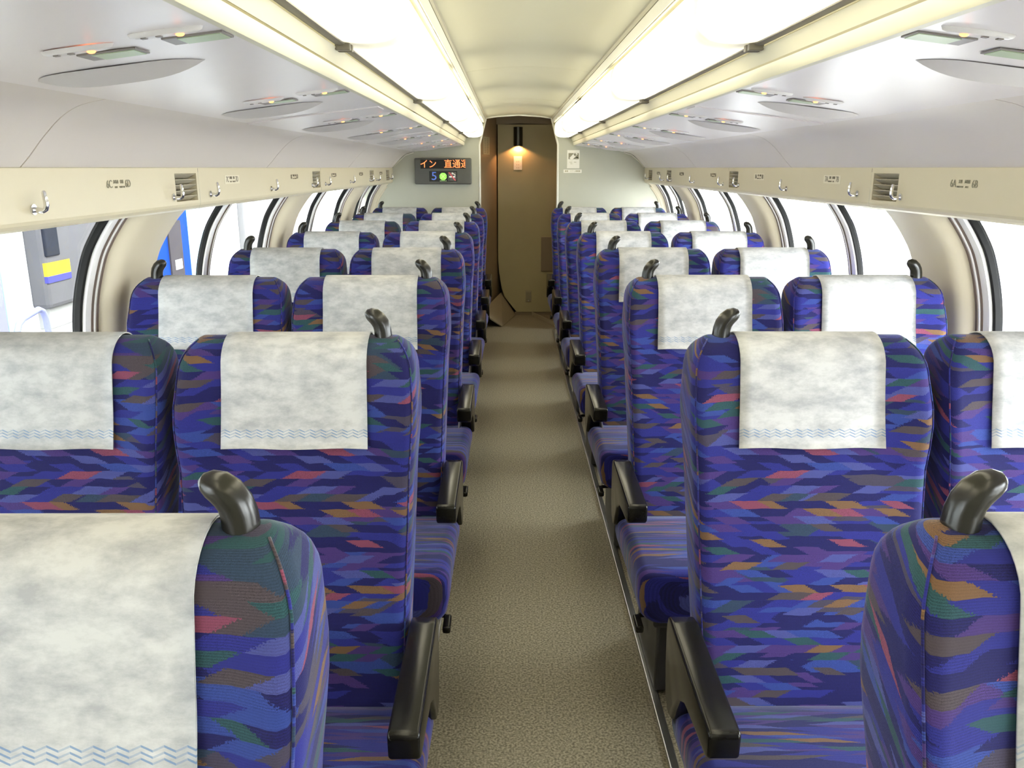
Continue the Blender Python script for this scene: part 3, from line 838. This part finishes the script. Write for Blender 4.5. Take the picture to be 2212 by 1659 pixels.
# ------------------------------------------------------------------ seat-check lamps and air scoops on the soffit
M_LENS = mat('white_capsule', (.72, .70, .70), .3, noise=.02)
M_LEDR = mat('red_lamp', (1, .25, .1), .4, emit=(1.0, .22, .05), estr=5.0)
M_GREENP = mat('green_touch_panel', (.40, .50, .33), .35, noise=.05, nscale=20)
M_PFRAME = mat('grey_touch_frame', (.22, .20, .19), .4, noise=.05)
slope = math.atan2(SOF_B[1] - SOF_A[1], SOF_B[0] - SOF_A[0])
for s in (-1, 1):
    side = 'left' if s < 0 else 'right'
    for k in range(7):
        for j, xc in enumerate((.57, .72)):
            y = 1.355 + PITCH * k - (.04 if j == 0 else 0)
            if s > 0 and k == 0 and j == 1: pass
            rd_ = empty('seat_check_lamp', (s * xc, y, sof_z(xc)))
            rd_.rotation_euler = (0, -s * slope, 0)      # local x lies along the sloping soffit
            which = 'aisle-side' if j == 0 else 'window-side'
            tag(rd_, f'{which} seat-check lamp with red light on the {side} soffit, {ORD[k]} from the camera', 'indicator lamp', 'red seat-check lamps on the soffit')
            # capsule (long across the car)
            n = 20; L, Wd, H = .056, .013, .007
            vs, fs = [], []
            for (sc, z) in ((1, 0), (.96, -.004), (.80, -H)):
                for q in range(n):
                    a = 2 * math.pi * q / n
                    cx = math.cos(a); cy = math.sin(a)
                    vs.append((s * .020 + L * sc * math.copysign(abs(cx) ** .8, cx), -.03 + Wd * sc * cy, z))
            for r_ in range(2):
                for q in range(n):
                    fs.append((r_ * n + q, r_ * n + (q + 1) % n, (r_ + 1) * n + (q + 1) % n, (r_ + 1) * n + q))
            fs.append(tuple(2 * n + q for q in range(n)))
            cap = mesh_obj('capsule', vs, fs, M_LENS, rd_, smooth=False); auto_sharp(cap, 50)
            v, f = tube_geo([(0, -.03, -.004), (0, -.03, -.0085), (0, -.03, -.010)], [.0065, .0062, .004], n=12)
            mesh_obj('red_light', v, f, M_LEDR, rd_, smooth=True)
            for dx in (.030, .052):
                box('sensor_dot', s * dx - .004, s * dx + .004, -.036, -.028, -.0085, -.006, M_PFRAME, rd_)
            box('touch_frame', -s * .047, s * .047, .018, .074, -.003, .0, M_PFRAME, rd_, bev=.001)
            box('touch_panel', -s * .042, s * .024, .022, .070, -.0042, -.0025, M_GREENP, rd_)
        # air scoop: lens-shaped wedge, the scoop's shade put into its darker grey
        if True:
            y = 1.57 + PITCH * k
            xc = .785
            sp = empty('air_scoop', (s * xc, y, sof_z(xc)))
            sp.rotation_euler = (0, -s * slope, 0)
            tag(sp, f'lens-shaped grey air scoop on the {side} soffit, {ORD[k]} from the camera', 'air vent', 'lens-shaped air scoops on the soffit')
            n = 18; hwid = .152
            vs, fs = [], []
            for q in range(n + 1):
                t = -1 + 2 * q / n
                x = hwid * t
                e = max(0.0, 1 - abs(t) ** 3)
                near = -.056 * max(0.0, 1 - abs(t) ** 6); far = .006 * e
                drop = -.021 * e
                vs += [(x, near, -.0005), (x, near * .4 + far * .6, drop * .55 - .0005), (x, far, drop - .0005), (x, far + .012 * e, -.0005)]
            for q in range(n):
                for r_ in range(3):
                    fs.append((q * 4 + r_, q * 4 + r_ + 1, (q + 1) * 4 + r_ + 1, (q + 1) * 4 + r_))
            o = mesh_obj('scoop_hood', vs, fs, mat('scoop_shade_grey', (.58, .545, .525), .5, noise=.02), sp); auto_sharp(o, 60)

# ------------------------------------------------------------------ seats
FRONT = smooth_table([(.34, -.268), (.50, -.232), (.70, -.175), (.90, -.122), (1.00, -.098), (1.08, -.080), (1.15, -.066), (1.19, -.060)])
THICK = smooth_table([(.34, .09), (.50, .11), (.70, .13), (.90, .135), (1.00, .135), (1.10, .125), (1.19, .115)])
WIDTH = smooth_table([(.34, .232), (.60, .236), (.85, .244), (.93, .247), (1.0, .2535), (1.05, .2545), (1.10, .251), (1.19, .246)])
WING = smooth_table([(.34, .0), (.70, .004), (.90, .012), (.98, .026), (1.04, .028), (1.10, .016), (1.15, .006), (1.19, .0)])
ZT = 1.183
def sec(z):
    mid = lerp_table(FRONT, z) + lerp_table(THICK, z) / 2
    b = lerp_table(THICK, z) / 2
    a = lerp_table(WIDTH, z)
    rz = .050
    if z > ZT - rz:
        k = min(1, (z - (ZT - rz)) / rz); b *= max(.12, math.sqrt(max(0, 1 - k * k)))
    rz = .068
    if z > ZT - rz:
        k = min(1, (z - (ZT - rz)) / rz); a -= .055 * (1 - math.sqrt(max(0, 1 - k * k * .92)))
    return a, mid, b

def rr(a, b, r, nseg=5, nflat=6):
    """rounded rectangle ring, starting at the middle of the back side (+y), list of (x, y)"""
    r = min(r, a * .95, b * .95)
    pts = []
    def flat(p, q, n):
        for i in range(n): t = i / n; pts.append((p[0] + (q[0] - p[0]) * t, p[1] + (q[1] - p[1]) * t))
    def arc(c, a0):
        for i in range(nseg): t = a0 + (math.pi / 2) * i / nseg; pts.append((c[0] + r * math.cos(t), c[1] + r * math.sin(t)))
    flat((0, b), (-(a - r), b), nflat // 2)
    arc((-(a - r), b - r), math.pi / 2)
    flat((-a, b - r), (-a, -(b - r)), 2)
    arc((-(a - r), -(b - r)), math.pi)
    flat((-(a - r), -b), ((a - r), -b), nflat * 2)
    arc(((a - r), -(b - r)), 1.5 * math.pi)
    flat((a, -(b - r)), (a, b - r), 2)
    arc(((a - r), b - r), 0)
    flat((a - r, b), (0, b), nflat // 2)
    return pts

def loft(name, rings, m, parent, cap0=True, cap1=True, slant=0.0, fw=None):
    """rings: list of lists of Vector; closed rings with same count; UV in metres"""
    n = len(rings[0])
    verts, uvs, faces = [], [], []
    vacc = 0
    for j, rg in enumerate(rings):
        if j:
            vacc += max((rg[i] - rings[j - 1][i]).length for i in (n // 2, 0))
        L = [0]
        for i in range(n): L.append(L[-1] + (rg[(i + 1) % n] - rg[i]).length)
        half = L[-1] / 2
        for i in range(n + 1):
            uu = L[i] - half
            verts.append(rg[i % n]); uvs.append((uu, vacc - slant * max(0.0, abs(uu) - fw[j]) if slant else vacc))
    for j in range(len(rings) - 1):
        for i in range(n):
            faces.append((j * (n + 1) + i, j * (n + 1) + i + 1, (j + 1) * (n + 1) + i + 1, (j + 1) * (n + 1) + i))
    if cap0: faces.append(tuple(range(n - 1, -1, -1)))
    if cap1: faces.append(tuple((len(rings) - 1) * (n + 1) + i for i in range(n)))
    me = bpy.data.meshes.new(name)
    me.from_pydata([tuple(v) for v in verts], [], faces)
    ul = me.uv_layers.new(name='UVMap')
    for p in me.polygons:
        for li, vi in zip(p.loop_indices, p.vertices): ul.data[li].uv = uvs[vi]
    bm = bmesh.new(); bm.from_mesh(me)
    bmesh.ops.remove_doubles(bm, verts=bm.verts, dist=1e-6)
    bmesh.ops.recalc_face_normals(bm, faces=bm.faces)
    bm.to_mesh(me); bm.free()
    me.polygons.foreach_set('use_smooth', [True] * len(me.polygons))
    me.materials.append(m)
    o = bpy.data.objects.new(name, me); C.objects.link(o); o.parent = parent
    return o

def make_seat(g, window):
    """g=+1: grip and armrest on the +x side; the seat faces -y, origin on the floor under its crest"""
    t = empty('train_seat')
    zs = [.34, .36, .42, .50, .60, .70, .80, .86, .92, .97, 1.01, 1.05, 1.08, 1.10, 1.12, 1.135, 1.148, 1.158, 1.166, 1.173, 1.178, 1.181, ZT]
    rings = []
    for z in zs:
        a, mid, b = sec(z)
        wing = lerp_table(WING, z)
        rg = []
        for x, y in rr(a, b, .032):
            u = abs(x) / a
            if y < 0:
                k = max(0, (u - .62) / .38); y -= wing * k * k * (3 - 2 * k)
            rg.append(Vector((x, mid + y, z)))
        rings.append(rg)
    loft('backrest', rings, M_FAB, t, slant=.6, fw=[sec(z)[0] - .012 for z in zs])
    # seam piping on both front corners
    for sx in (-1, 1):
        pts = []
        for z in zs[2:21]:
            a, mid, b = sec(z)
            r = min(.032, b * .95)
            x = a - r + r * math.sin(R(48)); y = -(b - r) - r * math.cos(R(48))
            y -= lerp_table(WING, z) * .98
            pts.append((sx * (x + .0005), mid + y - .0005, z))
        v, f = tube_geo(pts, .0017, n=6)
        uvs = [(sx * .262, q.z - .34) for q in v]
        mesh_obj('piping', v, f, M_FAB, t, uvs=uvs, smooth=True)
    # head cover draped over the crest
    path = []
    zf = [.962 + (1.11 - .962) * i / 9 for i in range(10)] + [1.125, 1.14, 1.152, 1.162, 1.170, 1.176, 1.180, ZT]
    for z in zf:
        a, mid, b = sec(z); path.append(Vector((mid - b, z)))
    for z in zf[::-1][:14]:
        a, mid, b = sec(z); path.append(Vector((mid + b, z)))
    L = [0]
    for i in range(1, len(path)): L.append(L[-1] + (path[i] - path[i - 1]).length)
    n = len(path); nc = 13
    cw = .151
    verts, uvs, faces = [], [], []
    for layer, off in ((0, .0062), (1, .0035)):
        for i in range(n):
            d = (path[min(i + 1, n - 1)] - path[max(i - 1, 0)]).normalized(); nr = Vector((-d.y, d.x))
            for c in range(nc):
                x = -cw + 2 * cw * c / (nc - 1)
                lift = .004 * max(0, 1 - L[i] / .06) * (.4 + .6 * math.sin(c * .9 + .4) ** 2)
                flare = 1.0 + .012 * max(0, 1 - L[i] / .12)
                q = path[i] + nr * (off + lift)
                verts.append((x * flare, q.x, q.y + (.0015 * math.sin(c * .8) if i == 0 else 0))); uvs.append((x, L[i]))
    N = n * nc
    for i in range(n - 1):
        for c in range(nc - 1):
            k = i * nc + c
            faces.append((k, k + 1, k + nc + 1, k + nc)); faces.append((N + k, N + k + nc, N + k + nc + 1, N + k + 1))
    for i in range(n - 1):
        for c in (0, nc - 1):
            k = i * nc + c; faces.append((k, k + nc, N + k + nc, N + k))
    for c in range(nc - 1):
        for i in (0, n - 1):
            k = i * nc + c; faces.append((k, k + 1, N + k + 1, N + k))
    hc = mesh_obj('head_cover', verts, faces, M_COVER, t, uvs=uvs, smooth=True)
    hc['label'] = 'white nonwoven head cover with a blue wave print'
    # grip horn
    gx = g * .178
    pts = [(0, 0, 1.140), (0, 0, 1.165), (0, 0, 1.182), (-g * .001, 0, 1.196), (-g * .004, -.001, 1.208), (-g * .010, -.002, 1.218), (-g * .018, -.003, 1.2255), (-g * .0265, -.004, 1.229), (-g * .033, -.005, 1.2305), (-g * .0365, -.005, 1.2308)]
    rad = [.0195, .0195, .0190, .0185, .0182, .0178, .0168, .0142, .0095, .003]
    gr = tube('grip', [(gx + p[0], p[1] - .004, p[2]) for p in pts], rad, M_GRIP, t, n=18, flat=1.0)
    gr['label'] = 'glossy black horn-shaped hand grip'
    # cushion
    xo = .255 if window else .285
    xi = -.250
    cxm = g * (xo + xi) / 2; ca = (xo - xi) / 2
    rings = []
    prof = [(-.7075, .10, .06), (-.7074, .45, .45), (-.7070, .80, .78), (-.705, .90, .88), (-.700, .95, .94), (-.692, .98, .975), (-.680, 1, 1), (-.66, 1, 1), (-.58, 1, 1), (-.48, 1, 1), (-.38, 1, 1), (-.28, 1, 1), (-.22, 1, 1)]
    for y, fw, fh in prof:
        top = .468 + .012 * math.cos((y + .66) * 6.0) - .02 * max(0, (y + .40)) / .18
        bot = .322
        zc = (top + bot) / 2; hb = (top - bot) / 2 * fh
        rg = []
        for x, z in rr(ca - .028 * (1 - fw) / .2 if fw >= .8 else (ca - .028) * (fw / .8), hb, .032):
            z = -z
            low = max(0, -z / hb) if hb else 0
            x2 = x * (1 - .10 * low * low)
            rg.append(Vector((cxm + x2, y, zc + z)))
        rings.append([Vector((2 * cxm - p.x, p.y, 2 * zc - p.z)) for p in rg] if False else rg)
    loft('cushion', rings, M_CUSH, t)
    # under-frame, leg, side plate
    box('under_frame', -.23, .23, -.66, -.16, .285, .326, M_FRAME, t, bev=.008)
    bm = bmesh.new(); add_box(bm, -.20, -.14, -.56, -.22, .014, .287, .008); add_box(bm, .14, .20, -.56, -.22, .014, .287, .008); add_box(bm, -.2, .2, -.42, -.36, .12, .18, .006)
    bm_obj('leg', bm, M_FRAME, t)
    ax0, ax1 = (.252, .296) if window else (.240, .296)
    # armrest: loop-shaped black moulding
    poly = [(-.545, .556), (-.548, .600), (-.540, .607), (-.21, .617), (-.175, .610), (-.165, .585), (-.170, .50), (-.185, .43), (-.22, .405), (-.255, .415), (-.275, .45), (-.31, .50), (-.36, .528), (-.44, .538), (-.53, .545)]
    poly = [(y, z) for y, z in poly]
    ar = prism('armrest', poly, 'x', g * ax0, g * ax1, M_ARM, t, bev=.006, seg=3); auto_sharp(ar, 50)
    sp_ = prism('side_plate', [(-.46, .34), (-.46, .40), (-.30, .46), (-.17, .50), (-.10, .44), (-.10, .30), (-.2, .20), (-.34, .20)], 'x', g * (ax0 - .012), g * (ax0 - .004), M_STEEL, t, bev=.002)
    if not window:
        pd = empty('x'); bpy.data.objects.remove(pd, do_unlink=True)
        pl = tube('release_lever', [(g * .20, -.61, .305), (g * .262, -.62, .305), (g * .276, -.635, .306)], .007, M_ARM, t, n=8)
        bm = bmesh.new(); add_box(bm, .264, .286, -.700, -.630, .294, .316, .006, 3)
        for v_ in bm.verts: v_.co.x *= g
        lp = bm_obj('pedal_tip', bm, M_ARM, pl); auto_sharp(lp, 50)
        lp['label'] = 'black rounded foot pedal'
    return t

def copy_tree(o, parent=None):
    c = o.copy(); C.objects.link(c); c.parent = parent
    for ch in list(o.children): copy_tree(ch, c)
    return c

protos = {}
rowname = ['nearest row', 'second row', 'third row', 'fourth row', 'fifth row', 'sixth row', 'seventh row', 'last row']
for row in range(8):
    for side, sx in (('left', -1), ('right', 1)):
        for kind in ('aisle', 'window'):
            if row == 0 and kind == 'window': continue
            g = -sx if kind == 'aisle' else sx
            key = (g, kind)
            if key in protos: o = copy_tree(protos[key])
            else: o = protos[key] = make_seat(g, kind == 'window')
            o.location = (sx * (.540 if kind == 'aisle' else 1.068), CREST0 + PITCH * row, 0)
            lab = f'blue patterned {kind} seat with white head cover, {side} of aisle, {rowname[row]}'
            tag(o, lab, 'seat', 'blue patterned train seats in rows')

# ------------------------------------------------------------------ outside
M_CONC = mat('pale_concrete', (.36, .355, .34), .9, noise=.08, nscale=2, spec=.1)
M_SHADE_SLAB = mat('shade_slab_grey', (.22, .22, .22), .8, noise=.08, nscale=2, spec=.1)
gd = box('ground', -30, 30, -30, 60, -2.05, -2.0, M_CONC)
tag(gd, 'pale ground outside the train', kind='structure')
tr = empty('parked_train', (-3.3, 5.5, -2.0))
tag(tr, 'parked train in white, grey and blue seen through the left windows', 'train')
TY = 5.5; TX = -3.3
def tbox(name, y0, y1, z0, z1, m, d0=0.0, d1=.08, bev=.0, par=None):
    return box(name, d0 - .0, d0 - d1, y0 - TY, y1 - TY, z0 + 2.0, z1 + 2.0, m, par or tr, bev=bev)
M_TW = mat('train_white', (.78, .82, .84), .9, noise=.03, nscale=2, spec=.04)
M_TG = mat('train_grey', (.085, .083, .088), .9, noise=.08, nscale=3, spec=.04)
M_TD = mat('train_dark_window', (.018, .02, .026), .9, noise=.1, nscale=3, spec=.04)
M_TY = mat('train_yellow', (.42, .28, .025), .9, noise=.03, spec=.04)
M_TB = mat('train_blue', (.005, .034, .23), .9, noise=.05, nscale=2, spec=.04)
M_TBL = mat('train_light_blue', (.26, .42, .50), .9, noise=.05, nscale=2, spec=.04)
M_TV = mat('train_violet_band', (.05, .05, .20), .9, noise=.03, spec=.04)
tbox('body_shell', -2, 14, -1.2, 1.9, M_TW, d0=-.02, d1=1.6)
tbox('door_pillar', 5.02, 5.18, -1.0, 1.5, mat('train_pillar', (.15, .15, .19), .9, noise=.05, spec=.04), d0=.02, d1=.05)
tbox('light_blue_panel', 5.22, 5.32, .4, 1.6, M_TBL, d0=.0, d1=.03)
tbox('car_end', 5.55, 6.45, .60, 1.7, M_TG, d0=.10, d1=.14, bev=.03)
tbox('car_end_skirt', 5.60, 6.45, .45, .60, mat('train_pale_grey', (.22, .22, .215), .9, noise=.05, spec=.04), d0=.06, d1=.09, bev=.01)
tbox('end_window', 5.57, 5.74, .95, 1.5, M_TD, d0=.115, d1=.03, bev=.01)
tbox('yellow_band', 5.555, 5.86, .82, .91, M_TY, d0=.107, d1=.03)
tbox('violet_band', 5.555, 5.86, .775, .82, M_TV, d0=.107, d1=.03)
tbox('blue_door', 7.2, 8.22, -.6, 1.6, M_TB, d0=.06, d1=.09, bev=.01)
tbox('door_column', 7.70, 8.0, -.6, 1.05, mat('train_brown_grey', (.045, .040, .043), .9, noise=.05, spec=.04), d0=.075, d1=.03)
tbox('door_notice', 7.79, 7.94, .60, .69, M_PAPER, d0=.082, d1=.02)
tbox('light_blue_panel', 8.3, 8.8, .3, 1.6, M_TBL, d0=.0, d1=.03)
tbox('grey_section', 10.0, 12.6, -.2, 1.6, mat('train_mid_grey', (.15, .145, .145), .9, noise=.1, nscale=3, spec=.04), d0=.06, d1=.09, bev=.02)
cn = box('shade_slab', -9.0, -2.35, -12, 30, 2.5, 2.6, M_SHADE_SLAB)  # unseen overhead slab, added to cut the skylight on the left
tag(cn, 'unseen slab added above the parked train to shade the left side', kind='structure')
# platform hand rail
hr = empty('platform_handrail', (-2.6, 4.27, -2.0))
tag(hr, 'bent tubular handrail outside the nearest left window', 'handrail')
pts = [(0, -.15, 0), (0, -.15, 2.60), (0, -.14, 2.70), (0, -.105, 2.755), (0, -.06, 2.775), (0, .09, 2.80), (0, .125, 2.785), (0, .145, 2.74), (0, .155, 2.65), (0, .155, 0)]
tube('rail_tube', pts, .016, mat('painted_rail', (.16, .17, .30), .9, noise=.03, spec=.04), hr, n=10)
